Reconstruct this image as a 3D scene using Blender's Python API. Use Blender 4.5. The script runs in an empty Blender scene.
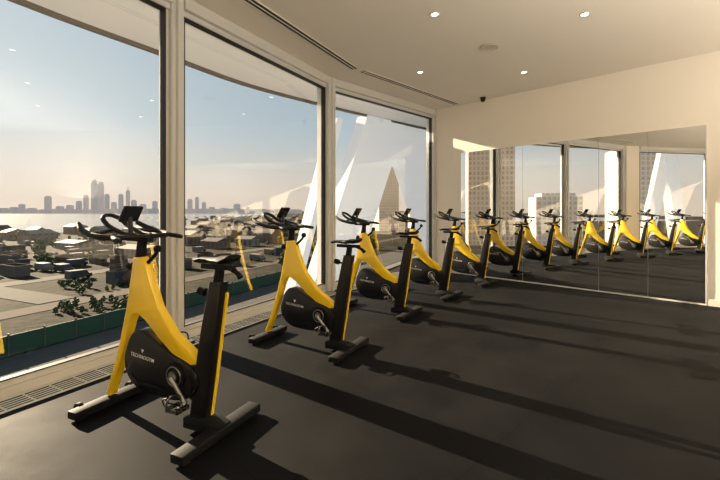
import bpy, bmesh, math, random
from mathutils import Vector, Matrix, noise as mnoise
random.seed(4)
S = bpy.context.scene
COL = S.collection
EYE = 1.2
CEIL = 3.17
ZOOM, ZX, ZY = 1, 360, 240

# ------------------------------------------------------------------ materials
def newmat(name):
    m = bpy.data.materials.new(name); m.use_nodes = True
    nt = m.node_tree
    return m, nt, nt.nodes['Principled BSDF']

def pmat(name, col, rough=0.5, metal=0.0, spec=0.5, noise=0.0, nscale=30, bump=0.0, coat=0.0, emis=None, estr=0):
    m, nt, b = newmat(name)
    b.inputs['Base Color'].default_value = (*col, 1)
    b.inputs['Roughness'].default_value = rough
    b.inputs['Metallic'].default_value = metal
    b.inputs['Specular IOR Level'].default_value = spec
    if coat: b.inputs['Coat Weight'].default_value = coat
    if emis:
        b.inputs['Emission Color'].default_value = (*emis, 1)
        b.inputs['Emission Strength'].default_value = estr
    if noise or bump:
        tc = nt.nodes.new('ShaderNodeTexCoord')
        n = nt.nodes.new('ShaderNodeTexNoise'); n.inputs['Scale'].default_value = nscale
        n.inputs['Detail'].default_value = 6
        nt.links.new(tc.outputs['Object'], n.inputs['Vector'])
        if noise:
            mx = nt.nodes.new('ShaderNodeMix'); mx.data_type = 'RGBA'
            mx.inputs[6].default_value = (*[c*(1-noise) for c in col], 1)
            mx.inputs[7].default_value = (*[min(1, c*(1+noise)) for c in col], 1)
            nt.links.new(n.outputs['Fac'], mx.inputs[0])
            nt.links.new(mx.outputs[2], b.inputs['Base Color'])
        if bump:
            bp = nt.nodes.new('ShaderNodeBump'); bp.inputs['Strength'].default_value = bump
            bp.inputs['Distance'].default_value = 0.01
            nt.links.new(n.outputs['Fac'], bp.inputs['Height'])
            nt.links.new(bp.outputs[0], b.inputs['Normal'])
    return m

M_wall = pmat('cream_paint', (0.86, 0.80, 0.70), 0.6, noise=0.02, nscale=3)
M_ceil = pmat('ceiling_paint', (0.82, 0.76, 0.67), 0.7, noise=0.02, nscale=2)
M_frame = pmat('window_frame_paint', (0.62, 0.62, 0.60), 0.4, noise=0.03, nscale=4)
M_gasket = pmat('black_gasket', (0.02, 0.02, 0.02), 0.6)
M_yellow = pmat('yellow_paint', (0.92, 0.60, 0.015), 0.3, coat=0.5, noise=0.02, nscale=8)
M_black = pmat('black_plastic', (0.006, 0.006, 0.007), 0.35, spec=0.35, noise=0.2, nscale=60)
M_matte = pmat('black_matte', (0.005, 0.005, 0.006), 0.65, spec=0.2, noise=0.2, nscale=90, bump=0.1)
M_grip = pmat('black_rubber_grip', (0.006, 0.006, 0.006), 0.6, spec=0.3, bump=0.3, nscale=200)
M_steel = pmat('brushed_steel', (0.35, 0.34, 0.33), 0.35, metal=1.0, noise=0.1, nscale=40)
M_chrome = pmat('chrome', (0.7, 0.69, 0.67), 0.15, metal=1.0)
M_white = pmat('white_print', (0.75, 0.75, 0.72), 0.5)
M_screen = pmat('dark_screen', (0.02, 0.025, 0.03), 0.08)
M_slot = pmat('dark_slot', (0.012, 0.011, 0.010), 0.7)
M_trim = pmat('white_trim', (0.7, 0.66, 0.58), 0.5)
M_lamp = pmat('lamp_glow', (1, 1, 1), 0.5, emis=(1, 0.85, 0.6), estr=8)
M_mirror = pmat('mirror_silver', (0.95, 0.95, 0.93), 0.0, metal=1.0)
M_soffit = pmat('soffit_panel_glow', (0.50, 0.49, 0.47), 0.6, noise=0.05, nscale=2, emis=(0.85, 0.83, 0.8), estr=0.18)  # emission paints bounced light onto the soffit; it is no lamp
M_fascia = pmat('bronze_fascia', (0.08, 0.065, 0.05), 0.5)
M_struct = pmat('white_structure_glow', (0.16, 0.16, 0.16), 0.7, noise=0.03, nscale=1, emis=(0.82, 0.84, 0.85), estr=0.58)  # emission brightens the shaded faces; light painted into the material
M_road = pmat('asphalt', (0.075, 0.069, 0.060), 0.95, spec=0.1, noise=0.15, nscale=1)
M_fence = pmat('green_fence', (0.008, 0.07, 0.035), 0.7, noise=0.2, nscale=10)
M_leaf = pmat('foliage', (0.030, 0.055, 0.010), 0.8, noise=0.6, nscale=2)
M_trunk = pmat('bark', (0.06, 0.04, 0.025), 0.9, noise=0.3, nscale=10)
M_haze = pmat('tower_haze_glow', (0.06, 0.07, 0.08), 0.8, noise=0.1, nscale=0.05, emis=(0.52, 0.50, 0.52), estr=0.52)  # air haze painted in as emission
M_haze2 = pmat('tower_haze_glow_warm', (0.06, 0.06, 0.07), 0.8, noise=0.1, nscale=0.05, emis=(0.56, 0.51, 0.50), estr=0.55)  # warmer variant, haze likewise painted in as emission
M_cont = pmat('container_paint', (0.10, 0.09, 0.08), 0.6, noise=0.2, nscale=2)
M_contblue = pmat('container_blue', (0.024, 0.031, 0.042), 0.6, noise=0.2, nscale=2)
M_contdark = pmat('container_brown', (0.055, 0.033, 0.022), 0.6, noise=0.2, nscale=2)
M_roof = pmat('pale_roof', (0.14, 0.125, 0.105), 0.7, noise=0.1, nscale=1)
M_red = pmat('red_paint', (0.22, 0.02, 0.015), 0.5, noise=0.1)

def floor_material():
    m, nt, b = newmat('black_rubber_floor')
    N = nt.nodes.new; L = nt.links.new
    tc = N('ShaderNodeTexCoord')
    mp = N('ShaderNodeMapping'); mp.inputs['Rotation'].default_value = (0, 0, math.radians(45))
    L(tc.outputs['Object'], mp.inputs['Vector'])
    n1 = N('ShaderNodeTexNoise'); n1.inputs['Scale'].default_value = 1.6; n1.inputs['Detail'].default_value = 9
    n1.inputs['Roughness'].default_value = 0.65
    L(mp.outputs[0], n1.inputs['Vector'])
    n2 = N('ShaderNodeTexNoise'); n2.inputs['Scale'].default_value = 160; n2.inputs['Detail'].default_value = 3
    L(mp.outputs[0], n2.inputs['Vector'])
    r = N('ShaderNodeValToRGB')
    r.color_ramp.elements[0].position = 0.35; r.color_ramp.elements[0].color = (0.0028, 0.0030, 0.0036, 1)
    r.color_ramp.elements[1].position = 0.72; r.color_ramp.elements[1].color = (0.0092, 0.0092, 0.0096, 1)
    L(n1.outputs['Fac'], r.inputs[0])
    br = N('ShaderNodeTexBrick'); br.inputs['Scale'].default_value = 1.0
    br.inputs['Mortar Size'].default_value = 0.004; br.inputs['Brick Width'].default_value = 1.0
    br.inputs['Row Height'].default_value = 1.0; br.offset = 0
    br.inputs['Color1'].default_value = (1, 1, 1, 1); br.inputs['Color2'].default_value = (0.8, 0.8, 0.8, 1)
    br.inputs['Mortar'].default_value = (0.35, 0.35, 0.35, 1)
    L(mp.outputs[0], br.inputs['Vector'])
    mx = N('ShaderNodeMix'); mx.data_type = 'RGBA'; mx.blend_type = 'MULTIPLY'; mx.inputs[0].default_value = 1
    L(r.outputs[0], mx.inputs[6]); L(br.outputs['Color'], mx.inputs[7])
    L(mx.outputs[2], b.inputs['Base Color'])
    rr = N('ShaderNodeMapRange'); rr.inputs[1].default_value = 0.3; rr.inputs[2].default_value = 0.7; rr.inputs[3].default_value = 0.58; rr.inputs[4].default_value = 0.78
    L(n1.outputs['Fac'], rr.inputs[0]); L(rr.outputs[0], b.inputs['Roughness'])
    bp = N('ShaderNodeBump'); bp.inputs['Strength'].default_value = 0.2; bp.inputs['Distance'].default_value = 0.003
    L(n2.outputs['Fac'], bp.inputs['Height']); L(bp.outputs[0], b.inputs['Normal'])
    b.inputs['Specular IOR Level'].default_value = 0.07
    return m
M_floor = floor_material()

def glass_material():
    m = bpy.data.materials.new('window_glass'); m.use_nodes = True
    nt = m.node_tree; nt.nodes.clear(); N = nt.nodes.new; L = nt.links.new
    o = N('ShaderNodeOutputMaterial'); t = N('ShaderNodeBsdfTransparent'); g = N('ShaderNodeBsdfGlossy')
    t.inputs[0].default_value = (0.94, 0.95, 0.94, 1); g.inputs['Roughness'].default_value = 0.0
    g.inputs[0].default_value = (1, 1, 1, 1)
    f = N('ShaderNodeFresnel'); f.inputs[0].default_value = 1.8
    mx = N('ShaderNodeMixShader')
    L(f.outputs[0], mx.inputs[0]); L(t.outputs[0], mx.inputs[1]); L(g.outputs[0], mx.inputs[2]); L(mx.outputs[0], o.inputs[0])
    return m
M_glass = glass_material()

def earth_material():
    m, nt, b = newmat('bare_earth'); N = nt.nodes.new; L = nt.links.new
    tc = N('ShaderNodeTexCoord'); n = N('ShaderNodeTexNoise'); n.inputs['Scale'].default_value = 0.10; n.inputs['Detail'].default_value = 14
    n.inputs['Roughness'].default_value = 0.8
    L(tc.outputs['Object'], n.inputs['Vector'])
    r = N('ShaderNodeValToRGB'); e = r.color_ramp.elements
    e[0].position = 0.42; e[0].color = (0.008, 0.014, 0.004, 1)
    e[1].position = 0.70; e[1].color = (0.070, 0.050, 0.034, 1)
    k = e.new(0.475); k.color = (0.014, 0.016, 0.006, 1)
    k = e.new(0.51); k.color = (0.024, 0.017, 0.010, 1)
    k = e.new(0.56); k.color = (0.038, 0.026, 0.016, 1)
    L(n.outputs['Fac'], r.inputs[0]); L(r.outputs[0], b.inputs['Base Color']); b.inputs['Roughness'].default_value = 0.95
    b.inputs['Specular IOR Level'].default_value = 0.05
    n2 = N('ShaderNodeTexNoise'); n2.inputs['Scale'].default_value = 0.8; n2.inputs['Detail'].default_value = 8
    L(tc.outputs['Object'], n2.inputs['Vector'])
    bp = N('ShaderNodeBump'); bp.inputs['Strength'].default_value = 0.5; bp.inputs['Distance'].default_value = 0.4
    L(n2.outputs['Fac'], bp.inputs['Height']); L(bp.outputs[0], b.inputs['Normal'])
    return m
M_earth = earth_material()

def water_material():
    m, nt, b = newmat('river_water'); N = nt.nodes.new; L = nt.links.new
    b.inputs['Base Color'].default_value = (0.17, 0.17, 0.165, 1); b.inputs['Roughness'].default_value = 0.25
    tc = N('ShaderNodeTexCoord'); n = N('ShaderNodeTexNoise'); n.inputs['Scale'].default_value = 0.5; n.inputs['Detail'].default_value = 4
    L(tc.outputs['Object'], n.inputs['Vector'])
    bp = N('ShaderNodeBump'); bp.inputs['Strength'].default_value = 0.2; L(n.outputs['Fac'], bp.inputs['Height']); L(bp.outputs[0], b.inputs['Normal'])
    return m
M_water = water_material()

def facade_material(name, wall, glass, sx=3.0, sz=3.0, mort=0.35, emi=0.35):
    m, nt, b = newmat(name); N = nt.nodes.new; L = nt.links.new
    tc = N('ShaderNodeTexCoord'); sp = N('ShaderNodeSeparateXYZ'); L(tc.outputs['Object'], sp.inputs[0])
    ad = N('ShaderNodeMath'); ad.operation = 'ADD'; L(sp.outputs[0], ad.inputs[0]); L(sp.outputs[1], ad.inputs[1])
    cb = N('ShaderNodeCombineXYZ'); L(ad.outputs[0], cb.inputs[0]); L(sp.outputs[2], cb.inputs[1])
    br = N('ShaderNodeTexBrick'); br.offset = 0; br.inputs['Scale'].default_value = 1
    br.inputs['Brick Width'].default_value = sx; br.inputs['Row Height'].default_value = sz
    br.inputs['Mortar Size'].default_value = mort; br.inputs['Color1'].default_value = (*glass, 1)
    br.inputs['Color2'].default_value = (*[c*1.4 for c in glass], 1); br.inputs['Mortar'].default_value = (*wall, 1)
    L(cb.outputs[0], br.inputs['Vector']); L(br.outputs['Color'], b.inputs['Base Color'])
    L(br.outputs['Color'], b.inputs['Emission Color']); b.inputs['Emission Strength'].default_value = emi  # facades emit their own colour: painted glow, standing for haze on towers
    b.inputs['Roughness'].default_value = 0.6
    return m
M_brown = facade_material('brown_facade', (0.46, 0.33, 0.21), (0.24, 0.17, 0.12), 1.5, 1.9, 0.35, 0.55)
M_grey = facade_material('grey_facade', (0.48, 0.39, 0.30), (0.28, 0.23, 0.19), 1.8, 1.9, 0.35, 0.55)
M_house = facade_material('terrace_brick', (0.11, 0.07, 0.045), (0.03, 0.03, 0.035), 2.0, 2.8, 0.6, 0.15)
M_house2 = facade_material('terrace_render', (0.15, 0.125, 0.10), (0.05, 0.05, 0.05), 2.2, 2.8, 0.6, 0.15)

# ------------------------------------------------------------------ mesh helpers
def finish(name, bm, mat, smooth=False, centre=True, parent=None):
    me = bpy.data.meshes.new(name)
    loc = Vector((0, 0, 0))
    if centre and bm.verts:
        mn = Vector([min(v.co[i] for v in bm.verts) for i in range(3)])
        mxv = Vector([max(v.co[i] for v in bm.verts) for i in range(3)])
        loc = (mn+mxv)/2
        bmesh.ops.translate(bm, vec=-loc, verts=bm.verts)
    bmesh.ops.recalc_face_normals(bm, faces=bm.faces)
    if smooth:
        for f in bm.faces: f.smooth = True
    bm.to_mesh(me); bm.free()
    if mat: me.materials.append(mat)
    if smooth:
        try: me.set_sharp_from_angle(angle=math.radians(35))
        except Exception: pass
    o = bpy.data.objects.new(name, me); o.location = loc
    COL.objects.link(o)
    if parent: o.parent = parent
    return o

def tag(o, label, cat=None, group=None, kind=None):
    o['label'] = label
    if cat: o['category'] = cat
    if group: o['group'] = group
    if kind: o['kind'] = kind
    return o

def add_box(bm, lo, hi, M=None):
    vs = []
    for x in (lo[0], hi[0]):
        for y in (lo[1], hi[1]):
            for z in (lo[2], hi[2]):
                p = Vector((x, y, z)); vs.append(bm.verts.new(M @ p if M else p))
    for f in ((0,1,3,2),(4,6,7,5),(0,4,5,1),(2,3,7,6),(0,2,6,4),(1,5,7,3)):
        bm.faces.new([vs[i] for i in f])
    return vs

def bevel_all(bm, w, seg=2):
    bmesh.ops.recalc_face_normals(bm, faces=bm.faces)
    es = [e for e in bm.edges if len(e.link_faces) == 2 and e.calc_face_angle(0) > 0.5]
    bmesh.ops.bevel(bm, geom=es, offset=w, segments=seg, affect='EDGES', profile=0.5, clamp_overlap=True)

def catmull(pts, n=5, closed=False):
    P = [Vector(p) for p in pts]; out = []
    N = len(P); rng = range(N if closed else N-1)
    for i in rng:
        if closed: a, b, c, d = P[i-1], P[i], P[(i+1) % N], P[(i+2) % N]
        else: a, b, c, d = P[max(i-1, 0)], P[i], P[i+1], P[min(i+2, N-1)]
        for k in range(n):
            t = k/n
            out.append(0.5*((2*b)+(c-a)*t+(2*a-5*b+4*c-d)*t*t+(3*b-a-3*c+d)*t**3))
    if not closed: out.append(P[-1])
    return out

def sweep(bm, pts, r, seg=12, smooth=4, scale=(1, 1)):
    rs = r if isinstance(r, (list, tuple)) else [r]*len(pts)
    if smooth:
        q = catmull(pts, smooth)
        rr = []
        for i in range(len(pts)-1):
            for k in range(smooth): rr.append(rs[i]+(rs[i+1]-rs[i])*k/smooth)
        rr.append(rs[-1])
    else: q = [Vector(p) for p in pts]; rr = list(rs)
    up = Vector((0, 0, 1)); rings = []; prev = None
    for i, p in enumerate(q):
        t = (q[min(i+1, len(q)-1)]-q[max(i-1, 0)]).normalized()
        if prev is None:
            a = t.cross(up)
            if a.length < 0.1: a = t.cross(Vector((0, 1, 0)))
            a.normalize()
        else:
            a = (prev - t*prev.dot(t)).normalized()
        prev = a; b = t.cross(a)
        rings.append([bm.verts.new(p+a*math.cos(2*math.pi*k/seg)*rr[i]*scale[0]+b*math.sin(2*math.pi*k/seg)*rr[i]*scale[1]) for k in range(seg)])
    for i in range(len(rings)-1):
        for k in range(seg):
            bm.faces.new((rings[i][k], rings[i][(k+1) % seg], rings[i+1][(k+1) % seg], rings[i+1][k]))
    bm.faces.new(rings[0][::-1]); bm.faces.new(rings[-1])

def slab(bm, outline, y0, y1, bev=0.01, seg=2):
    b2 = bmesh.new()
    A = [b2.verts.new((p[0], y0, p[1])) for p in outline]
    B = [b2.verts.new((p[0], y1, p[1])) for p in outline]
    f1 = b2.faces.new(A); f2 = b2.faces.new(B[::-1]); n = len(A)
    for i in range(n): b2.faces.new((A[i], B[i], B[(i+1) % n], A[(i+1) % n]))
    bmesh.ops.recalc_face_normals(b2, faces=b2.faces)
    if bev:
        es = [e for e in b2.edges if (e in f1.edges or e in f2.edges)]
        bmesh.ops.bevel(b2, geom=es, offset=bev, segments=seg, affect='EDGES', profile=0.5, clamp_overlap=True)
    me = bpy.data.meshes.new('tmp'); b2.to_mesh(me); b2.free(); bm.from_mesh(me); bpy.data.meshes.remove(me)

def cyl(bm, c, axis, r, h, seg=32, r2=None):
    c = Vector(c); ax = Vector(axis).normalized()
    q = Vector((0, 0, 1)).rotation_difference(ax).to_matrix().to_4x4()
    bmesh.ops.create_cone(bm, cap_ends=True, segments=seg, radius1=r, radius2=r if r2 is None else r2, depth=h, matrix=Matrix.Translation(c) @ q)

def torus(bm, c, axis, R, r, seg=28, s2=8):
    c = Vector(c); ax = Vector(axis).normalized()
    q = Vector((0, 0, 1)).rotation_difference(ax).to_matrix()
    rings = []
    for i in range(seg):
        a = 2*math.pi*i/seg; d = Vector((math.cos(a), math.sin(a), 0))
        rings.append([bm.verts.new(c+q @ (d*(R+r*math.cos(2*math.pi*k/s2))+Vector((0, 0, 1))*r*math.sin(2*math.pi*k/s2))) for k in range(s2)])
    for i in range(seg):
        for k in range(s2):
            bm.faces.new((rings[i][k], rings[(i+1) % seg][k], rings[(i+1) % seg][(k+1) % s2], rings[i][(k+1) % s2]))

def V2(p): return Vector((p[0], p[1]))
def frame_of(A, B):
    A = V2(A); B = V2(B); u = (B-A).normalized(); n = Vector((u.y, -u.x)); return A, B, u, n
def seg_matrix(A, B):
    A, B, u, n = frame_of(A, B)
    M = Matrix(((u.x, n.x, 0, A.x), (u.y, n.y, 0, A.y), (0, 0, 1, 0), (0, 0, 0, 1)))
    return M, (B-A).length
def seg_box(name, A, B, s0, s1, n0, n1, z0, z1, mat, bev=0):
    M, L = seg_matrix(A, B)
    bm = bmesh.new(); add_box(bm, (s0, n0, z0), (s1 if s1 is not None else L, n1, z1), M)
    if bev: bevel_all(bm, bev)
    return finish(name, bm, mat)
def offset_line(P, d):
    out = []
    for i, p in enumerate(P):
        p = V2(p)
        if i == 0: _, _, u, n = frame_of(P[0], P[1]); out.append(p+n*d)
        elif i == len(P)-1: _, _, u, n = frame_of(P[-2], P[-1]); out.append(p+n*d)
        else:
            _, _, u1, n1 = frame_of(P[i-1], P[i]); _, _, u2, n2 = frame_of(P[i], P[i+1])
            m = (n1+n2).normalized(); out.append(p+m*d/m.dot(n1))
    return out
def poly_prism(name, pts, z0, z1, mat):
    bm = bmesh.new()
    A = [bm.verts.new((p[0], p[1], z0)) for p in pts]; B = [bm.verts.new((p[0], p[1], z1)) for p in pts]
    bm.faces.new(A); bm.faces.new(B[::-1]); n = len(A)
    for i in range(n): bm.faces.new((A[i], B[i], B[(i+1) % n], A[(i+1) % n]))
    return finish(name, bm, mat)

# ------------------------------------------------------------------ room shell
Q = [(-3.75, -3.8), (-2.76, 1.2), (-0.307, 5.870), (1.604, 7.781)]
P2 = (8.2, 1.187); P3 = (3.2, -3.813)
FO = 0.06
out = offset_line(Q, -0.40+FO)
far_ext = Vector((1.604-0.283, 7.781+0.283))
room = [tuple(out[0]), tuple(out[1]), tuple(out[2]), tuple(out[3]), (8.3, 1.087), (3.3, -3.95)]
fl = poly_prism('floor', room, -0.15, 0.0, M_floor); tag(fl, 'black rubber gym floor with faint tile seams', kind='structure')
ce = poly_prism('ceiling', room, CEIL, CEIL+0.2, M_ceil); tag(ce, 'smooth cream painted ceiling', kind='structure')

w = seg_box('wall_north', Q[3], P2, -0.34, None, -0.2, 0.0, 0.0, CEIL, M_wall); tag(w, 'cream painted wall holding the mirrors', kind='structure')
w = seg_box('wall_east', P2, P3, -0.2, None, -0.2, 0.0, 0.0, CEIL, M_wall); tag(w, 'cream painted wall', kind='structure')
w = seg_box('wall_south', P3, Q[0], -0.15, None, -0.2, 0.0, 0.0, CEIL, M_wall); tag(w, 'cream painted wall', kind='structure')

def window(idx, A, B, s0, s1):
    M, L = seg_matrix(A, B)
    M = M @ Matrix.Translation((0, FO, 0))
    zt = 3.06
    bm = bmesh.new()
    add_box(bm, (s0, -0.40, 0.0), (s1, -0.255, 0.06), M)
    add_box(bm, (s0, -0.34, 0.06), (s1, -0.28, 0.10), M)
    add_box(bm, (s0, -0.40, zt), (s1, -0.20, CEIL), M)
    add_box(bm, (s0, -0.36, zt-0.05), (s1, -0.25, zt), M)
    add_box(bm, (s0, -0.36, 0.06), (s0+0.035, -0.27, zt), M)
    add_box(bm, (s1-0.035, -0.36, 0.06), (s1, -0.27, zt), M)
    fr = finish('window_%d' % idx, bm, M_frame)
    tag(fr, 'floor to ceiling window in a pale painted metal frame', kind='structure')
    bm = bmesh.new()
    for a in (s0+0.035, s1-0.045): add_box(bm, (a, -0.33, 0.1), (a+0.010, -0.262, zt-0.05), M)
    add_box(bm, (s0+.035, -0.33, 0.10), (s1-.035, -0.276, 0.110), M)
    add_box(bm, (s0+.035, -0.33, zt-0.060), (s1-.035, -0.262, zt-0.05), M)
    g = finish('gasket', bm, M_gasket); g.parent = fr; g.location = g.location-fr.location
    bm = bmesh.new()
    vs = [bm.verts.new(M @ Vector(p)) for p in ((s0+.03, -0.31, 0.09), (s1-.03, -0.31, 0.09), (s1-.03, -0.31, zt-.03), (s0+.03, -0.31, zt-.03))]
    bm.faces.new(vs)
    g = finish('glass_pane', bm, M_glass); g.parent = fr; g.location = g.location-fr.location
    return fr
tn = [0]
def mullion(A, B, s, wdt=0.12, n0=-0.40+FO, n1=-0.22+FO):
    M, L = seg_matrix(A, B); tn[0] += 1
    bm = bmesh.new()
    add_box(bm, (s-wdt/2, n0, 0), (s+wdt/2, n1, CEIL), M)
    bevel_all(bm, 0.006, 1)
    add_box(bm, (s-wdt*0.2, n1-0.002, 0), (s+wdt*0.2, n1+0.035, CEIL), M)
    o = finish('trim_%d' % tn[0], bm, M_frame); tag(o, 'pale painted vertical window mullion', kind='structure')
    return o

_, L1 = seg_matrix(Q[1], Q[2])
_, L2 = seg_matrix(Q[2], Q[3])
_, L0 = seg_matrix(Q[0], Q[1])
sm = 2.68
window(1, Q[1], Q[2], 0.05, sm-0.06); mullion(Q[1], Q[2], sm, 0.13)
window(2, Q[1], Q[2], sm+0.06, L1-0.02)
window(3, Q[2], Q[3], 0.02, L2-0.02)
def corner_post(i):
    tn[0] += 1
    a = offset_line(Q, -0.42+FO)[i]; b = offset_line(Q, -0.19+FO)[i]
    c = (a+b)/2; d = (b-a).normalized(); u = Vector((-d.y, d.x))
    M = Matrix(((u.x, d.x, 0, c.x), (u.y, d.y, 0, c.y), (0, 0, 1, 0), (0, 0, 0, 1)))
    bm = bmesh.new(); add_box(bm, (-0.08, -0.12, 0), (0.08, 0.12, CEIL), M); bevel_all(bm, 0.008, 1)
    add_box(bm, (-0.02, 0.1, 0), (0.02, 0.145, CEIL), M)
    o = finish('trim_%d' % tn[0], bm, M_frame); tag(o, 'pale painted corner post between angled windows', kind='structure')
corner_post(1); corner_post(2)
mullion(Q[2], Q[3], L2-0.02, 0.09)
window(4, Q[0], Q[1], 1.9, L0-0.55)
window(5, Q[0], Q[1], 0.05, 1.78); mullion(Q[0], Q[1], 1.84, 0.12)
w = seg_box('wall_west', Q[0], Q[1], L0-0.5, L0-0.03, -0.38+FO, -0.2+FO, 0, CEIL, M_wall); tag(w, 'cream painted pier between windows', kind='structure')

def grille(A, B, s0, s1):
    tn[0] += 1
    M, L = seg_matrix(A, B); M = M @ Matrix.Translation((0, 0.05, 0)); bm = bmesh.new()
    for a, b in ((-0.235, -0.200), (-0.170, -0.160), (-0.135, -0.125), (-0.100, -0.090), (-0.065, -0.055), (-0.030, -0.006)):
        add_box(bm, (s0, a, 0.0005), (s1, b, 0.005), M)
    k = s0+0.1
    while k < s1:
        add_box(bm, (k, -0.200, 0.0005), (k+0.008, -0.030, 0.0045), M); k += 0.15
    o = finish('trim_%d' % tn[0], bm, M_frame); tag(o, 'linear slatted floor grille along the glazing', kind='structure')
    bm = bmesh.new(); add_box(bm, (s0, -0.200, 0.0002), (s1, -0.030, 0.0015), M)
    g = finish('grille_recess', bm, M_slot); g.parent = o; g.location = g.location-o.location
grille(Q[1], Q[2], 0.05, L1-0.03); grille(Q[2], Q[3], 0.06, L2-0.03)
def slot(A, B, n0, s0, s1, wd=0.09):
    tn[0] += 1
    M, L = seg_matrix(A, B); bm = bmesh.new()
    add_box(bm, (s0, n0, CEIL-0.006), (s1, n0+wd, CEIL-0.001), M)
    o = finish('trim_%d' % tn[0], bm, M_slot); tag(o, 'linear black ceiling air slot', kind='structure')
    bm = bmesh.new()
    add_box(bm, (s0, n0+wd*.44, CEIL-0.012), (s1, n0+wd*.56, CEIL-0.003), M)
    add_box(bm, (s0-.01, n0-.01, CEIL-0.012), (s1+.01, n0, CEIL-0.001), M)
    add_box(bm, (s0-.01, n0+wd, CEIL-0.012), (s1+.01, n0+wd+.01, CEIL-0.001), M)
    p = finish('slot_vane', bm, M_trim); p.parent = o; p.location = p.location-o.location
slot(Q[1], Q[2], 0.30, 0.4, L1-0.15); slot(Q[2], Q[3], 0.34, 0.10, L2-0.12)

# ------------------------------------------------------------------ mirrors on the far wall
Mw, Lw = seg_matrix((1.657, 7.73), P2)
edges = [0.335, 1.50, 2.62, 3.215, 3.81]
for i in range(4):
    bm = bmesh.new(); a, b = edges[i]+0.002, edges[i+1]-0.002
    vs = add_box(bm, (a, 0.001, 0.02), (b, 0.012, 2.27), Mw)
    o = finish('wall_mirror', bm, M_mirror)
    tag(o, 'tall frameless mirror panel fixed to the cream wall', 'mirror', 'mirror panels on the wall')
tn[0] += 1
bm = bmesh.new(); add_box(bm, (edges[0], 0.0, 0.0), (edges[-1], 0.014, 0.02), Mw)
add_box(bm, (edges[-1], 0.0, 0.0), (edges[-1]+0.012, 0.014, 2.27), Mw)
o = finish('trim_%d' % tn[0], bm, M_frame); tag(o, 'thin metal channel holding the mirrors', kind='structure')
w = seg_box('baseboard_north', (1.657, 7.73), P2, 3.83, 9.2, 0.0, 0.012, 0, 0.08, M_trim); tag(w, 'cream baseboard', kind='structure')

# ------------------------------------------------------------------ ceiling fittings
def downlight(x, y, power=14):
    bm = bmesh.new(); torus(bm, (0, 0, 0), (0, 0, 1), 0.042, 0.008)
    for v in bm.verts: v.co.z *= 0.6
    o = finish('downlight', bm, M_trim, True, centre=False); o.location = (x, y, CEIL-0.004)
    tag(o, 'small round recessed ceiling downlight glowing warm', 'ceiling light', 'ceiling downlights')
    bm = bmesh.new(); cyl(bm, (0, 0, 0), (0, 0, 1), 0.035, 0.003)
    g = finish('lamp_disc', bm, M_lamp, centre=False, parent=o)
    l = bpy.data.lights.new('downlight_lamp', 'SPOT'); l.energy = power; l.color = (1, 0.8, 0.55)
    l.spot_size = math.radians(100); l.spot_blend = 0.8; l.shadow_soft_size = 0.03
    lo = bpy.data.objects.new('downlight_lamp', l); lo.location = (x, y, CEIL-0.03); COL.objects.link(lo)
for p in [(0.75, 4.02), (2.26, 4.02), (0.86, 5.71), (2.34, 5.71), (0.7, 2.3), (2.25, 2.3), (3.8, 4.0), (0.7, 0.6), (2.3, 0.6), (3.9, 2.3), (0.6, -1.2)]:
    downlight(*p, power=5)
bm = bmesh.new(); cyl(bm, (0, 0, 0), (0, 0, 1), 0.10, 0.012); torus(bm, (0, 0, -0.003), (0, 0, 1), 0.10, 0.008)
o = finish('ceiling_speaker', bm, pmat('speaker_grille', (0.55, 0.5, 0.42), 0.6, bump=0.4, nscale=300), True, centre=False); o.location = (1.56, 4.83, CEIL-0.006)
tag(o, 'round beige perforated ceiling speaker', 'speaker')
bm = bmesh.new(); cyl(bm, (0, 0, 0.03), (0, 0, 1), 0.05, 0.02)
bmesh.ops.create_uvsphere(bm, u_segments=20, v_segments=12, radius=0.042, matrix=Matrix.Translation((0, 0, 0.0)))
o = finish('security_camera', bm, M_black, True, centre=False); o.location = (2.15, 7.0, CEIL-0.04)
tag(o, 'small black dome security camera on the ceiling', 'camera')

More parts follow.
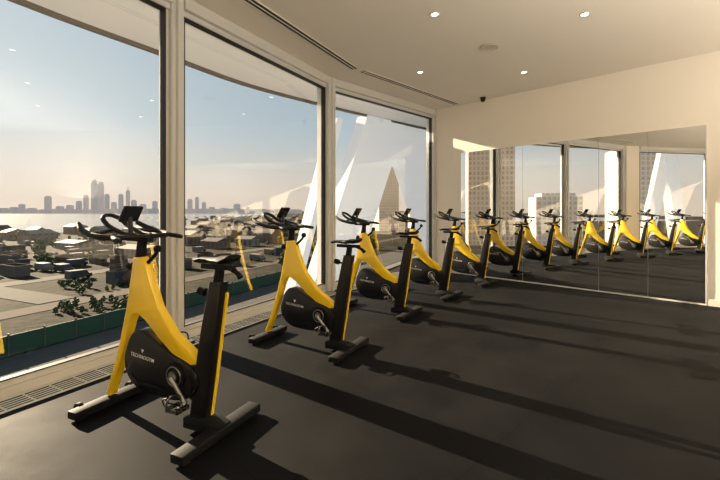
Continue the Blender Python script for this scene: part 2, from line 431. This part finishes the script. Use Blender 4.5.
# ------------------------------------------------------------------ exercise bike
CA = 0.75
def build_bike():
    root = bpy.data.objects.new('exercise_bike', None); root.empty_display_size = 0.2; COL.objects.link(root)
    def part(name, bm, mat, smooth=True, label=None, parent=None):
        o = finish(name, bm, mat, smooth, centre=True)
        par = parent or root
        o.parent = par
        if parent: o.location = o.location-parent.location
        if label: o['label'] = label
        return o
    X0 = -0.43
    def pts(l): return [(a+X0, b) for a, b in l]
    fo = [(0.58, 0.925), (0.642, 0.918), (0.664, 0.80), (0.700, 0.62), (0.757, 0.42), (0.825, 0.22), (0.893, 0.065),
          (0.853, 0.065), (0.786, 0.22), (0.718, 0.40), (0.674, 0.53), (0.645, 0.585), (0.605, 0.595), (0.54, 0.56), (0.43, 0.47), (0.31, 0.39), (0.20, 0.345),
          (0.13, 0.35), (0.13, 0.39), (0.19, 0.43), (0.32, 0.510), (0.44, 0.645), (0.512, 0.80), (0.545, 0.895)]
    bm = bmesh.new(); slab(bm, pts(fo), -0.027, 0.027, 0.006, 2)
    part('frame', bm, M_yellow, label='glossy yellow boomerang frame')
    co = catmull([(0.68, 0.38, 0), (0.64, 0.465, 0), (0.575, 0.505, 0), (0.48, 0.48, 0), (0.33, 0.405, 0), (0.20, 0.365, 0), (0.13, 0.31, 0), (0.14, 0.22, 0), (0.24, 0.16, 0), (0.40, 0.148, 0), (0.55, 0.158, 0), (0.64, 0.20, 0), (0.685, 0.26, 0), (0.695, 0.32, 0)], 3, True)
    bm = bmesh.new(); slab(bm, pts([(p.x, p.y) for p in co]), -0.044, 0.044, 0.007, 2)
    cover = part('flywheel_cover', bm, M_black, label='black flywheel cover with white lettering')
    bm = bmesh.new()
    for sy in (-1, 1):
        cyl(bm, (0.28+X0, sy*0.048, 0.29), (0, 1, 0), 0.074, 0.012, 40)
        slab(bm, pts([(0.38, 0.195), (0.57, 0.195), (0.63, 0.24), (0.625, 0.25), (0.57, 0.21), (0.38, 0.21)]), sy*0.045-0.002, sy*0.045+0.002, 0)
    part('cover_trim', bm, M_matte, parent=cover)
    for sy in (1, -1):
        cu = bpy.data.curves.new('txt', 'FONT'); cu.body = 'TECHNOGYM'; cu.size = 0.029; cu.align_x = 'CENTER'; cu.extrude = 0.0006
        cu.space_character = 1.1; cu.offset = 0.0002
        to = bpy.data.objects.new('txt', cu); COL.objects.link(to)
        bpy.context.view_layer.update()
        me = bpy.data.meshes.new_from_object(to.evaluated_get(bpy.context.evaluated_depsgraph_get()))
        COL.objects.unlink(to); bpy.data.objects.remove(to)
        rot = Matrix.Rotation(math.radians(-5), 4, 'Z')
        if sy == 1: R = Matrix(((-1, 0, 0, 0.54+X0), (0, 0, 1, 0.0455), (0, 1, 0, 0.345), (0, 0, 0, 1))) @ rot
        else: R = Matrix(((1, 0, 0, 0.54+X0), (0, 0, -1, -0.0455), (0, 1, 0, 0.345), (0, 0, 0, 1))) @ rot.inverted()
        c0 = R.translation.copy()
        b2 = bmesh.new(); b2.from_mesh(me)
        tri = [(-0.013, 0.055), (0.013, 0.055), (0.0, 0.032)]
        b2.faces.new([b2.verts.new((x, y, 0.0006)) for x, y in tri])
        b2.to_mesh(me); b2.free()
        me.transform(Matrix.Translation(-c0) @ R)
        me.materials.clear(); me.materials.append(M_white)
        o = bpy.data.objects.new('lettering', me); COL.objects.link(o); o.parent = cover; o.location = c0-cover.location
        o['label'] = 'white maker name lettering'
    so = [(0.085, 0.055), (0.195, 0.055), (0.158, 0.30), (0.112, 0.55), (0.05, 0.82), (-0.032, 0.82), (0.008, 0.55), (0.045, 0.30)]
    bm = bmesh.new(); slab(bm, pts(so), -0.032, 0.032, 0.008, 3)
    slab(bm, pts([(0.10, 0.38), (0.24, 0.35), (0.24, 0.20), (0.13, 0.14)]), -0.03, 0.03, 0.008)
    tube = part('seat_tube', bm, M_black, label='black upright seat tube')
    bm = bmesh.new(); slab(bm, pts([(0.078, 0.07), (0.092, 0.07), (0.055, 0.30), (0.018, 0.55), (-0.022, 0.76), (-0.034, 0.76), (0.0, 0.55), (0.037, 0.30)]), -0.030, -0.012, 0.002, 1)
    bmesh.ops.translate(bm, vec=(-0.001, 0, 0), verts=bm.verts)
    part('edge_stripe', bm, M_yellow, parent=tube, label='yellow stripe along the rear edge')
    bm = bmesh.new(); slab(bm, pts([(-0.005, 0.80), (0.04, 0.80), (0.02, 0.905), (-0.02, 0.905)]), -0.018, 0.018, 0.006)
    slab(bm, pts([(-0.09, 0.885), (0.12, 0.885), (0.12, 0.91), (-0.09, 0.91)]), -0.02, 0.02, 0.005)
    part('seat_post', bm, M_matte)
    bm = bmesh.new(); cyl(bm, (0.125+X0, 0, 0.76), (1, 0, 0.2), 0.022, 0.04, 16); cyl(bm, (0.08+X0, 0, 0.75), (1, 0, 0.2), 0.009, 0.08, 12)
    part('adjustment_knob', bm, M_matte)
    bm = bmesh.new()
    sweep(bm, [(-0.06+X0, 0, 0.895), (-0.11+X0, 0, 0.875), (-0.135+X0, 0, 0.85)], [0.012, 0.012, 0.016], 10, 3)
    part('adjustment_lever', bm, M_matte)
    bm = bmesh.new(); st = []
    prof = [(-0.125, 0.035, 0.012), (-0.115, 0.064, 0.020), (-0.085, 0.080, 0.025), (-0.045, 0.070, 0.025), (0.0, 0.042, 0.024), (0.05, 0.027, 0.021), (0.10, 0.021, 0.018), (0.14, 0.018, 0.016), (0.157, 0.010, 0.010)]
    for (s, wd, th) in prof:
        zt = 0.955 + (0.022 if s < -0.09 else 0.010 if s < -0.04 else 0.0) - (0.008 if s > 0.13 else 0)
        ring = []
        for k in range(16):
            a = 2*math.pi*k/16
            c, sn = math.cos(a), math.sin(a)
            yy = wd*math.copysign(abs(c)**0.7, c); zz = (th*0.45*sn if sn > 0 else th*sn)
            ring.append(bm.verts.new((s+0.03+X0, yy, zt-0.018+zz-(0.010*(abs(yy)/0.08)**2))))
        st.append(ring)
    for i in range(len(st)-1):
        for k in range(16): bm.faces.new((st[i][k], st[i][(k+1) % 16], st[i+1][(k+1) % 16], st[i+1][k]))
    bm.faces.new(st[0][::-1]); bm.faces.new(st[-1])
    part('saddle', bm, M_matte, label='black padded saddle')
    def stab(x, half, hgt, wd, nm):
        bm = bmesh.new(); add_box(bm, (x-wd/2, -half, 0.012), (x+wd/2, half, hgt)); bevel_all(bm, 0.008, 2)
        o = part(nm, bm, M_matte, label='black floor stabiliser bar')
        for sy in (-1, 1):
            bm = bmesh.new(); cyl(bm, (x, sy*(half-0.05), 0.007), (0, 0, 1), 0.028, 0.014, 20)
            part('foot', bm, M_grip, parent=o)
        return o
    r = stab(0.0+X0, 0.285, 0.058, 0.085, 'rear_stabiliser')
    bm = bmesh.new(); slab(bm, pts([(-0.03, 0.02), (0.22, 0.02), (0.22, 0.075), (0.14, 0.10), (0.03, 0.085), (-0.03, 0.07)]), -0.05, 0.05, 0.010)
    part('foot_bracket', bm, M_matte, parent=r)
    f = stab(0.87+X0, 0.235, 0.058, 0.08, 'front_stabiliser')
    for sy in (-1, 1):
        bm = bmesh.new(); cyl(bm, (0.925+X0, sy*0.16, 0.034), (0, 1, 0), 0.034, 0.024, 24)
        part('transport_wheel', bm, M_grip, parent=f)
    bm = bmesh.new(); cyl(bm, (0.28+X0, 0, 0.29), (0, 1, 0), 0.014, 0.17, 20)
    for sy in (-1, 1):
        cyl(bm, (0.28+X0, sy*0.060, 0.29), (0, 1, 0), 0.030, 0.012, 32)
        torus(bm, (0.28+X0, sy*0.056, 0.29), (0, 1, 0), 0.052, 0.003, 36)
        xe = 0.28-sy*0.165*math.cos(CA); ze = 0.29-sy*0.165*math.sin(CA)
        sweep(bm, [(0.28+X0, sy*0.074, 0.29), ((0.28+xe)/2+X0, sy*0.078, (0.29+ze)/2), (xe+X0, sy*0.084, ze)], [0.016, 0.010, 0.012], 12, 3, (1, 1))
    crank = part('crank', bm, M_steel, label='brushed metal crank')
    for sy in (-1, 1):
        xe = 0.28-sy*0.165*math.cos(CA)+X0; ze = 0.29-sy*0.165*math.sin(CA)
        bm = bmesh.new()
        cyl(bm, (xe, sy*0.128, ze), (0, 1, 0), 0.008, 0.09, 12)
        y = sy*0.135
        for dx in (-0.04, 0.034): add_box(bm, (xe+dx, y-0.04, ze-0.011), (xe+dx+0.008, y+0.04, ze+0.011))
        for dy in (-0.04, -0.003, 0.034): add_box(bm, (xe-0.04, y+dy, ze-0.009), (xe+0.04, y+dy+0.006, ze+0.009))
        pd = part('pedal', bm, M_chrome, False, parent=crank, label='metal cage pedal')
        bm = bmesh.new()
        for dy in (-0.03, 0.018):
            sweep(bm, [(xe-0.01, y+dy, ze), (xe+0.05, y+dy, ze-0.004), (xe+0.09, y+dy*0.5, ze+0.006), (xe+0.095, y+dy*0.5, ze+0.03), (xe+0.06, y+dy*0.8, ze+0.045)], 0.004, 8, 3)
        sweep(bm, [(xe+0.02, y-0.042, ze), (xe+0.03, y-0.042, ze+0.04), (xe+0.035, y, ze+0.058), (xe+0.03, y+0.042, ze+0.04), (xe+0.02, y+0.042, ze)], 0.005, 8, 3)
        o = part('toe_strap', bm, M_grip, parent=crank)
    bm = bmesh.new()
    slab(bm, pts([(0.585, 0.90), (0.64, 0.90), (0.622, 1.0), (0.617, 1.025), (0.578, 1.025)]), -0.020, 0.020, 0.006)
    slab(bm, pts([(0.53, 1.015), (0.72, 1.015), (0.74, 1.04), (0.53, 1.04)]), -0.022, 0.022, 0.007)
    part('handlebar_post', bm, M_matte)
    bm = bmesh.new(); HX = X0+0.03
    for sy in (-1, 1):
        sweep(bm, [(0.55+HX, 0, 1.04), (0.545+HX, sy*0.09, 1.045), (0.56+HX, sy*0.16, 1.045), (0.62+HX, sy*0.208, 1.05), (0.71+HX, sy*0.215, 1.065), (0.80+HX, sy*0.205, 1.09), (0.86+HX, sy*0.185, 1.12)],
              [0.015, 0.014, 0.015, 0.017, 0.016, 0.016, 0.014], 12, 5)
        sweep(bm, [(0.56+HX, sy*0.05, 1.05), (0.66+HX, sy*0.055, 1.065), (0.77+HX, sy*0.06, 1.10), (0.84+HX, sy*0.055, 1.145), (0.87+HX, sy*0.025, 1.165), (0.87+HX, 0, 1.168)],
              [0.014, 0.014, 0.014, 0.014, 0.012, 0.011], 12, 5)
        sweep(bm, [(0.71+HX, sy*0.215, 1.065), (0.73+HX, sy*0.14, 1.07), (0.74+HX, sy*0.055, 1.085)], [0.012, 0.011, 0.011], 12, 4)
    hb = part('handlebar', bm, M_grip, label='black multi-grip handlebar')
    for sy in (-1, 1):
        bm = bmesh.new()
        sweep(bm, [(0.56+HX, sy*0.185, 1.045), (0.51+HX, sy*0.20, 1.038), (0.475+HX, sy*0.20, 1.033)], [0.014, 0.015, 0.012], 12, 4)
        part('grip', bm, M_grip, parent=hb)
    Mc = Matrix.Translation((0.70+X0, 0, 1.17)) @ Matrix.Rotation(math.radians(-32), 4, 'Y')
    bm = bmesh.new(); add_box(bm, (-0.010, -0.060, -0.045), (0.010, 0.060, 0.060), Mc); bevel_all(bm, 0.005, 2)
    cyl(bm, (0.70+X0, 0, 1.10), (0.1, 0, 1), 0.014, 0.12, 12)
    con = part('console', bm, M_black, label='black console with dark display')
    bm = bmesh.new(); add_box(bm, (-0.0115, -0.050, -0.035), (-0.0105, 0.050, 0.050), Mc)
    part('display', bm, M_screen, False, parent=con)
    bm = bmesh.new(); sweep(bm, [(0.55+X0, 0, 0.89), (0.49+X0, 0, 0.94), (0.475+X0, 0, 0.965)], [0.012, 0.010, 0.010], 10, 3)
    bmesh.ops.create_uvsphere(bm, u_segments=16, v_segments=10, radius=0.022, matrix=Matrix.Translation((0.47+X0, 0, 0.975)))
    part('resistance_knob', bm, M_matte)
    bm = bmesh.new(); cyl(bm, (0.662+X0, 0, 0.86), (1, 0, 0.15), 0.02, 0.035, 16); cyl(bm, (0.69+X0, 0, 0.864), (1, 0, 0.15), 0.026, 0.02, 16)
    part('height_knob', bm, M_matte)
    return root

base = build_bike()
parts = list(base.children_recursive)
def copy_bike():
    r = base.copy(); COL.objects.link(r); mp = {base: r}
    for p in parts:
        c = p.copy(); COL.objects.link(c); mp[p] = c
    for p in parts:
        mp[p].parent = mp[p.parent]
    return r
spec = [((-0.74, 2.12), (-0.914, 0.406)), ((-0.084, 3.357), (-0.89, 0.457)), ((0.566, 4.53), (-0.86, 0.51)), ((1.254, 5.45), (-0.80, 0.60)),
        ((2.06, 6.40), (-0.75, 0.66)), ((-1.40, 0.88), (-0.93, 0.36)), ((-1.95, -0.38), (-0.96, 0.27)), ((-2.25, -1.68), (-0.98, 0.2))]
for i, (p, d) in enumerate(spec):
    r = base if i == 0 else copy_bike()
    d = V2(d).normalized(); c = V2(p)+d*0.43
    r.location = (c.x, c.y, 0); r.rotation_euler = (0, 0, math.atan2(d.y, d.x))
    tag(r, 'yellow and black indoor cycling bike on dark floor facing the windows', 'exercise bike', 'row of indoor cycling bikes')

# ------------------------------------------------------------------ outside: canopy and structure
G = -12.0; GZ = G-0.35
edge = [(-5.6, -5.0), (-4.8, -1.0), (-4.15, 2.2), (-3.5, 4.0), (-2.71, 5.42), (-1.95, 6.75), (-0.9, 7.95), (0.5, 9.35), (2.2, 10.9)]
inner = [tuple(p) for p in offset_line(Q, -0.36)]
CZ = 3.34
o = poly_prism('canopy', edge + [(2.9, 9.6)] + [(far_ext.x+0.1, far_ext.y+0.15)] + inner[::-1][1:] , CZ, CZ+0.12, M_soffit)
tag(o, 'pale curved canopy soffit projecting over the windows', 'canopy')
bm = bmesh.new()
ed2 = catmull([(p[0], p[1], 0) for p in edge], 4)
nrm = []
for i in range(len(ed2)):
    t = (ed2[min(i+1, len(ed2)-1)]-ed2[max(0, i-1)]).normalized(); nrm.append(Vector((t.y, -t.x, 0)))
prev = None
for i, p in enumerate(ed2):
    ring = [bm.verts.new(p+nrm[i]*a+Vector((0, 0, z))) for a, z in ((0.05, CZ-0.05), (-0.06, CZ-0.03), (-0.06, CZ+0.14), (0.05, CZ+0.02))]
    if prev:
        for k in range(4): bm.faces.new((prev[k], prev[(k+1) % 4], ring[(k+1) % 4], ring[k]))
    prev = ring
f = finish('fascia', bm, M_fascia, False); f.parent = o; f.location = f.location-o.location; f['label'] = 'dark bronze edge strip'

def aframe(A, B, off, pieces, label='white diagonal structural columns outside the glazing'):
    M, L = seg_matrix(A, B)
    root = bpy.data.objects.new('leaning_column_frame', None); COL.objects.link(root)
    c = M @ Vector((L/2, off, 0)); root.location = (c.x, c.y, GZ)
    for k, q in enumerate(pieces):
        bm = bmesh.new(); h = 0.17-0.07*k
        a = [bm.verts.new(M @ Vector((s, off-h, z))) for s, z in q]; b = [bm.verts.new(M @ Vector((s, off+h, z))) for s, z in q]
        bm.faces.new(a); bm.faces.new(b[::-1])
        for i in range(4): bm.faces.new((a[i], b[i], b[(i+1) % 4], a[(i+1) % 4]))
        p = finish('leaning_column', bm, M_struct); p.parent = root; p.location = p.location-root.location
    tag(root, label, 'column')
def sz(px, y, off=-2.0):
    A, B, u, n = frame_of(Q[2], Q[3]); r = (px-360)/400
    P0 = A+n*off
    t = (r*P0.y-P0.x)/(u.x-r*u.y); yy = P0.y+t*u.y
    return (t, EYE+(210-y)*yy/400)
def quad(tl, tr, br, bl, off=-2.0, zt=3.33):
    q = [sz(*tl, off), sz(*tr, off), sz(*br, off), sz(*bl, off)]
    def ext(a, b, z): k = (z-a[1])/(b[1]-a[1]); return (a[0]+(b[0]-a[0])*k, z)
    return [ext(q[3], q[0], zt), ext(q[2], q[1], zt), ext(q[1], q[2], GZ), ext(q[0], q[3], GZ)]
aframe(Q[2], Q[3], -2.0, [quad((366, 105), (406, 105), (366, 230), (326, 230)), quad((374, 105), (414, 105), (458, 230), (418, 230))])
aframe(Q[2], Q[3], -2.7, [quad((336, 105), (342, 105), (308, 240), (302, 240), -2.7)], 'slim white leaning strut outside the glazing')
aframe(Q[0], Q[1], -2.0, [[(1.2, 3.33), (1.7, 3.33), (-0.7, GZ), (-1.2, GZ)], [(1.3, 3.33), (1.8, 3.33), (5.9, GZ), (5.4, GZ)]])

# ------------------------------------------------------------------ outside world
KS = 13.2/6.2
def sheet(name, pts_, z, mat):
    bm = bmesh.new(); bm.faces.new([bm.verts.new((p[0], p[1], z)) for p in pts_]); o = finish(name, bm, mat); return o
o = sheet('site_ground', [(-1500, -700), (1900, -700), (1900, 4500), (-5500, 4500), (-5500, -700)], GZ, M_earth); tag(o, 'brown and green riverside building plot', 'ground')
o = sheet('river', [(x*KS, y*KS) for x, y in [(-1500, -200), (-230, -200), (-190, 60), (-118, 108), (-62, 112), (-70, 170), (-95, 280), (-120, 420), (-130, 640), (-180, 690), (-1500, 720)]], G-0.1, M_water); tag(o, 'wide pale river in low sunlight', 'river')
FA, FB = Vector((-22.5*KS, 1.5*KS)), Vector((-1.0*KS, 49.0*KS))
M, L = seg_matrix(FA, FB)
MF, LF = M.copy(), L
bm = bmesh.new(); add_box(bm, (-60, 0.8, GZ+0.01), (L+120, 11, GZ+0.12), M); o = finish('service_road', bm, M_road); tag(o, 'grey asphalt service road beside the site fence', 'road')
bm = bmesh.new(); add_box(bm, (-60, 11.5, GZ+0.01), (L+120, 13.5, GZ+0.2), M); o = finish('pavement', bm, M_roof); tag(o, 'pale concrete pavement along the road', 'pavement')
bm = bmesh.new()
add_box(bm, (-16, -0.05, GZ), (L, 0.05, GZ+1.9), M)
o = finish('site_fence', bm, M_fence); tag(o, 'green mesh construction fence', 'fence')
for i in range(44):
    bm = bmesh.new(); s = -16+i*(L+16)/43; add_box(bm, (s-0.05, -0.12, GZ), (s+0.05, 0.12, GZ+2.1), M)
    p = finish('fence_post', bm, M_cont); p.parent = o; p.location = p.location-o.location
M_dust = pmat('dusty_track', (0.060, 0.046, 0.034), 0.95, spec=0.1, noise=0.3, nscale=0.3)
bm = bmesh.new(); add_box(bm, (-60, -20, GZ+0.01), (L+100, -15.5, GZ+0.06), M); o = finish('access_track', bm, M_dust); tag(o, 'dusty access track across the site', 'road')
bm = bmesh.new(); add_box(bm, (-60, -46, GZ+0.01), (L+100, -41, GZ+0.06), M); o = finish('riverside_road', bm, M_road); tag(o, 'grey road through the low houses', 'road')
bm = bmesh.new(); add_box(bm, (L*0.45, -120, GZ+0.062), (L*0.45+5, -20.5, GZ+0.09), M); o = finish('side_street', bm, M_road); tag(o, 'grey side street crossing the site', 'road')

def at(px, y, z=GZ):
    d = 400*(EYE-z)/(y-210); return ((px-360)/400*d, d)
occ = []
def free(x, y, r):
    p = MF.inverted() @ Vector((x, y, 0))
    if -0.6-r < p.y < 14+r or -20.5-r < p.y < -15+r or -46.5-r < p.y < -40.5+r: return False
    if L*0.45-r-0.5 < p.x < L*0.45+5.5+r and -121 < p.y < -20: return False
    for a, b, c in occ:
        if (a-x)**2+(b-y)**2 < (c+r)**2: return False
    return True
def tree(x, y, h, label='bushy green tree on the riverside site'):
    if not free(x, y, 0.46*h): return
    occ.append((x, y, 0.46*h))
    root = bpy.data.objects.new('tree', None); COL.objects.link(root); root.location = (x, y, GZ)
    bm = bmesh.new(); sweep(bm, [(0, 0, 0), (0.05*h, 0, 0.3*h), (0.03*h, 0.02*h, 0.6*h)], [0.05*h, 0.035*h, 0.015*h], 8, 3)
    finish('trunk', bm, M_trunk, True, parent=root)
    bm = bmesh.new()
    for k in range(36):
        a = random.random()*6.28; u_ = random.random(); zz = random.uniform(0.12, 0.92)
        rad = 0.34*h*math.sqrt(max(0.05, 1-((zz-0.45)/0.5)**2))*math.sqrt(u_)
        bmesh.ops.create_icosphere(bm, subdivisions=1, radius=h*random.uniform(0.08, 0.14), matrix=Matrix.Translation((rad*math.cos(a), rad*math.sin(a), h*zz)))
    for v in bm.verts: v.co += Vector((random.uniform(-1, 1), random.uniform(-1, 1), random.uniform(-1, 1)))*0.03*h
    finish('foliage', bm, M_leaf, False, parent=root)
    tag(root, label, 'tree', 'riverside trees')
for k in range(110):
    x, yy = at(random.uniform(55, 140), random.uniform(284, 314)); tree(x, yy, random.uniform(0.8, 1.7), 'low green shrub beside the site fence')
for px, y, h in [(345, 245, 6), (372, 250, 6), (400, 246, 7), (425, 248, 7), (270, 229, 9), (415, 235, 10)]:
    x, yy = at(px, y); tree(x, yy, h)
def shed(px, y, w_, d_, h_, mat, lab, nm='shipping_container', cat='container', group='site containers', ang=None):
    x, yy = at(px, y); R = math.hypot(w_, d_)*0.53
    if not free(x, yy, R): return
    occ.append((x, yy, R))
    bm = bmesh.new(); add_box(bm, (-w_/2, -d_/2, 0), (w_/2, d_/2, h_))
    k = -w_/2+0.2
    while k < w_/2-0.1:
        add_box(bm, (k, -d_/2-0.04, 0.1), (k+0.15, -d_/2, h_-0.1)); k += 0.5
    add_box(bm, (-w_/2-0.06, -d_/2-0.06, h_-0.12), (w_/2+0.06, d_/2+0.06, h_))
    o = finish(nm, bm, mat, centre=False); o.location = (x, yy, GZ); o.rotation_euler = (0, 0, random.choice([-0.43, 1.14]) if ang is None else ang)
    tag(o, lab, cat, group)
def house(px, y, w_, d_, h_, mat):
    x, yy = at(px, y); R = math.hypot(w_, d_)*0.54
    if not free(x, yy, R): return
    occ.append((x, yy, R))
    root = bpy.data.objects.new('house', None); COL.objects.link(root); root.location = (x, yy, GZ)
    root.rotation_euler = (0, 0, random.choice([-0.43, 1.14]))
    bm = bmesh.new(); add_box(bm, (-w_/2, -d_/2, 0), (w_/2, d_/2, h_*0.72)); finish('house_wall', bm, mat, centre=False, parent=root)
    bm = bmesh.new(); slab(bm, [(-w_/2-0.3, h_*0.72), (w_/2+0.3, h_*0.72), (0, h_)], -d_/2-0.3, d_/2+0.3, 0)
    finish('roof', bm, random.choice([M_contdark, M_cont, M_contdark, M_roof]), centre=False, parent=root)
    tag(root, 'low pitched roof house near the river', 'house', 'low riverside houses')
def car(px, y, mat, ang=0.4):
    x, yy = at(px, y)
    if not free(x, yy, 2.5): return
    occ.append((x, yy, 2.5))
    root = bpy.data.objects.new('van', None); COL.objects.link(root); root.location = (x, yy, GZ); root.rotation_euler = (0, 0, ang)
    bm = bmesh.new(); slab(bm, [(-2.1, 0.3), (2.1, 0.3), (2.1, 0.95), (1.5, 1.05), (1.0, 1.75), (-2.05, 1.8), (-2.1, 0.9)], -0.9, 0.9, 0.06)
    finish('body', bm, mat, parent=root)
    for sx in (-1.3, 1.3):
        for sy in (-0.85, 0.85):
            bm = bmesh.new(); cyl(bm, (sx, sy, 0.33), (0, 1, 0), 0.33, 0.22, 16); finish('wheel', bm, M_grip, parent=root)
    tag(root, 'small works van parked on the plot', 'van', 'parked vans')
shed(380, 244, 14, 6, 9, M_red, 'red double height cabin by the road', 'site_cabin', 'cabin', 'site cabins', 0.3)
for i in range(560):
    left = random.random() < 0.55
    px = random.uniform(-20, 165) if left else random.uniform(165, 330)
    yb = 234+50*random.random()**1.4 if left else 218+54*random.random()**1.5
    k = random.random()
    if k < 0.38 and yb < 262: house(px, yb, random.uniform(5, 9), random.uniform(6, 12), random.uniform(4, 7) if yb < 245 else random.uniform(3, 4.5), random.choice([M_house, M_house2, M_house]))
    elif k < 0.62: shed(px, yb, random.choice([3, 3, 6]), 2.5, 2.3, random.choice([M_cont, M_contblue, M_contdark, M_contdark]), 'ribbed steel site container on the plot')
    elif k < 0.78: car(px, yb, random.choice([M_roof, M_contblue, M_cont]), random.choice([-0.43, 1.14]))
    else:
        xx, y2 = at(px, yb); tree(xx, y2, random.uniform(1.5, 4.5))
for px, y in [(30, 262), (118, 262), (204, 250), (236, 262), (292, 252), (312, 246), (250, 236)]:
    x, yy = at(px, y)
    if not free(x, yy, 0.3): continue
    bm = bmesh.new(); sweep(bm, [(0, 0, 0), (0, 0, 7.0), (0.1, 0, 7.8), (0.7, 0, 8.0), (1.4, 0, 8.0)], [0.12, 0.08, 0.06, 0.06, 0.12], 8, 2)
    o = finish('street_lamp', bm, M_cont, True, centre=False); o.location = (x, yy, GZ); tag(o, 'slim grey street lamp on the site', 'street lamp', 'street lamps')

def building(cx, cy, w_, d_, h_, mat, label, group, rot=0.0, top=None):
    bm = bmesh.new(); add_box(bm, (-w_/2, -d_/2, 0), (w_/2, d_/2, h_*0.93))
    add_box(bm, (-w_*0.38, -d_*0.38, h_*0.93), (w_*0.38, d_*0.38, h_))
    if top == 'pyramid':
        cyl(bm, (0, 0, h_*1.04), (0, 0, 1), w_*0.42, h_*0.08, 4, 0.01)
    if top == 'mast':
        add_box(bm, (-1.2, -1.2, h_), (1.2, 1.2, h_*1.15))
    o = finish('building', bm, mat, centre=False); o.location = (cx, cy, GZ); o.rotation_euler = (0, 0, rot)
    tag(o, label, 'building', group)
sky = [(3, 8, 2), (14, 5, 3), (22, 4, 6), (32, 6, 2), (48, 4.5, 14), (60, 5, 4), (70, 5, 5), (79, 4, 9), (86, 3.5, 15), (94.5, 4.5, 29), (101, 4, 28), (107, 3.5, 16), (114, 4, 8), (121, 3.5, 16), (128, 3, 20), (134, 4, 10), (143, 5, 6), (155, 4, 9), (168, 4, 3), (178, 5, 5), (190, 4, 11), (197, 3, 13), (204, 3.5, 8), (212, 5, 3), (224, 7, 2), (237, 6, 6), (248, 3.5, 3), (262, 8, 1), (-12, 7, 6), (-28, 7, 5)]
for i, (px, wp, hp) in enumerate(sky):
    D = 1650+(i % 4)*110; k = D/400
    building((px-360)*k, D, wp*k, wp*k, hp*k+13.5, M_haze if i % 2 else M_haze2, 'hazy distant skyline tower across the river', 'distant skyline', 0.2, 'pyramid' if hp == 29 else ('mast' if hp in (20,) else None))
for i in range(26):
    D = 1540; k = D/400; px = -30+i*13
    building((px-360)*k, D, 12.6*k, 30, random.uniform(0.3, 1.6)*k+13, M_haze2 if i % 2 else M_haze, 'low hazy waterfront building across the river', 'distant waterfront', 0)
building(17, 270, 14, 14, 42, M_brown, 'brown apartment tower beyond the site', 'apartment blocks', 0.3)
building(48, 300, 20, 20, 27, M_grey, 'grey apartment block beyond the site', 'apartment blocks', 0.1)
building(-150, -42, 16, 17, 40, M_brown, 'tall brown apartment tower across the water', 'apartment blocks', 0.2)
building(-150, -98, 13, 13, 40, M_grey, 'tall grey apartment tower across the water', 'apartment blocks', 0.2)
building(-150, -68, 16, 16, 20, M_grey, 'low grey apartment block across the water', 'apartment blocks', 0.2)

# ------------------------------------------------------------------ light
az = Vector((-0.81, 0.586)).normalized(); el = math.radians(18.5)
sd = Vector((az.x*math.cos(el), az.y*math.cos(el), math.sin(el)))
l = bpy.data.lights.new('sun', 'SUN'); l.energy = 25; l.color = (1, 0.80, 0.56); l.angle = math.radians(0.3)
so = bpy.data.objects.new('sun', l); so.rotation_euler = sd.to_track_quat('Z', 'Y').to_euler(); so.location = (-20, 12, 8); COL.objects.link(so)

w = bpy.data.worlds.new('evening_sky'); S.world = w; w.use_nodes = True
nt = w.node_tree; nt.nodes.clear(); N = nt.nodes.new; Lk = nt.links.new
o = N('ShaderNodeOutputWorld'); bg = N('ShaderNodeBackground'); Lk(bg.outputs[0], o.inputs[0])
tc = N('ShaderNodeTexCoord'); sp = N('ShaderNodeSeparateXYZ'); Lk(tc.outputs['Generated'], sp.inputs[0])
r = N('ShaderNodeValToRGB'); e = r.color_ramp.elements
e[0].position = 0.0; e[0].color = (0.80, 0.66, 0.54, 1); e[1].position = 1.0; e[1].color = (0.18, 0.30, 0.45, 1)
k = e.new(0.08); k.color = (0.70, 0.66, 0.60, 1)
k = e.new(0.18); k.color = (0.48, 0.58, 0.64, 1)
k = e.new(0.42); k.color = (0.34, 0.47, 0.58, 1)
Lk(sp.outputs[2], r.inputs[0])
dp = N('ShaderNodeVectorMath'); dp.operation = 'DOT_PRODUCT'; Lk(tc.outputs['Generated'], dp.inputs[0]); dp.inputs[1].default_value = sd
mx = N('ShaderNodeMath'); mx.operation = 'MAXIMUM'; Lk(dp.outputs['Value'], mx.inputs[0]); mx.inputs[1].default_value = 0
pw = N('ShaderNodeMath'); pw.operation = 'POWER'; Lk(mx.outputs[0], pw.inputs[0]); pw.inputs[1].default_value = 7
ad = N('ShaderNodeMix'); ad.data_type = 'RGBA'; ad.blend_type = 'ADD'; ad.inputs[7].default_value = (0.28, 0.25, 0.21, 1)
Lk(pw.outputs[0], ad.inputs[0]); Lk(r.outputs[0], ad.inputs[6]); Lk(ad.outputs[2], bg.inputs[0]); bg.inputs[1].default_value = 1.0

# warm fill lights without fittings, added to brighten the ceiling and walls
for x, y, p, s in [(3.2, 0.6, 210, 2.8), (5.6, 2.2, 90, 2.0), (0.8, -1.8, 70, 2.6)]:
    l = bpy.data.lights.new('added_fill_light', 'AREA'); l.energy = p; l.color = (1, 0.89, 0.74); l.size = s
    lo = bpy.data.objects.new('added_fill_light', l); lo.location = (x, y, 1.5); lo.rotation_euler = (math.pi, 0, 0); COL.objects.link(lo)

# ------------------------------------------------------------------ camera
cam = bpy.data.cameras.new('camera'); cam.lens = 20.0*ZOOM; cam.sensor_width = 36
cam.shift_x = (ZX-360)/720*ZOOM; cam.shift_y = (210-ZY)/720*ZOOM
cam.clip_end = 8000; cam.clip_start = 0.05
co = bpy.data.objects.new('camera', cam); co.location = (0, 0, EYE); co.rotation_euler = (math.radians(90), 0, 0); COL.objects.link(co)
S.camera = co
S.view_settings.view_transform = 'Standard'
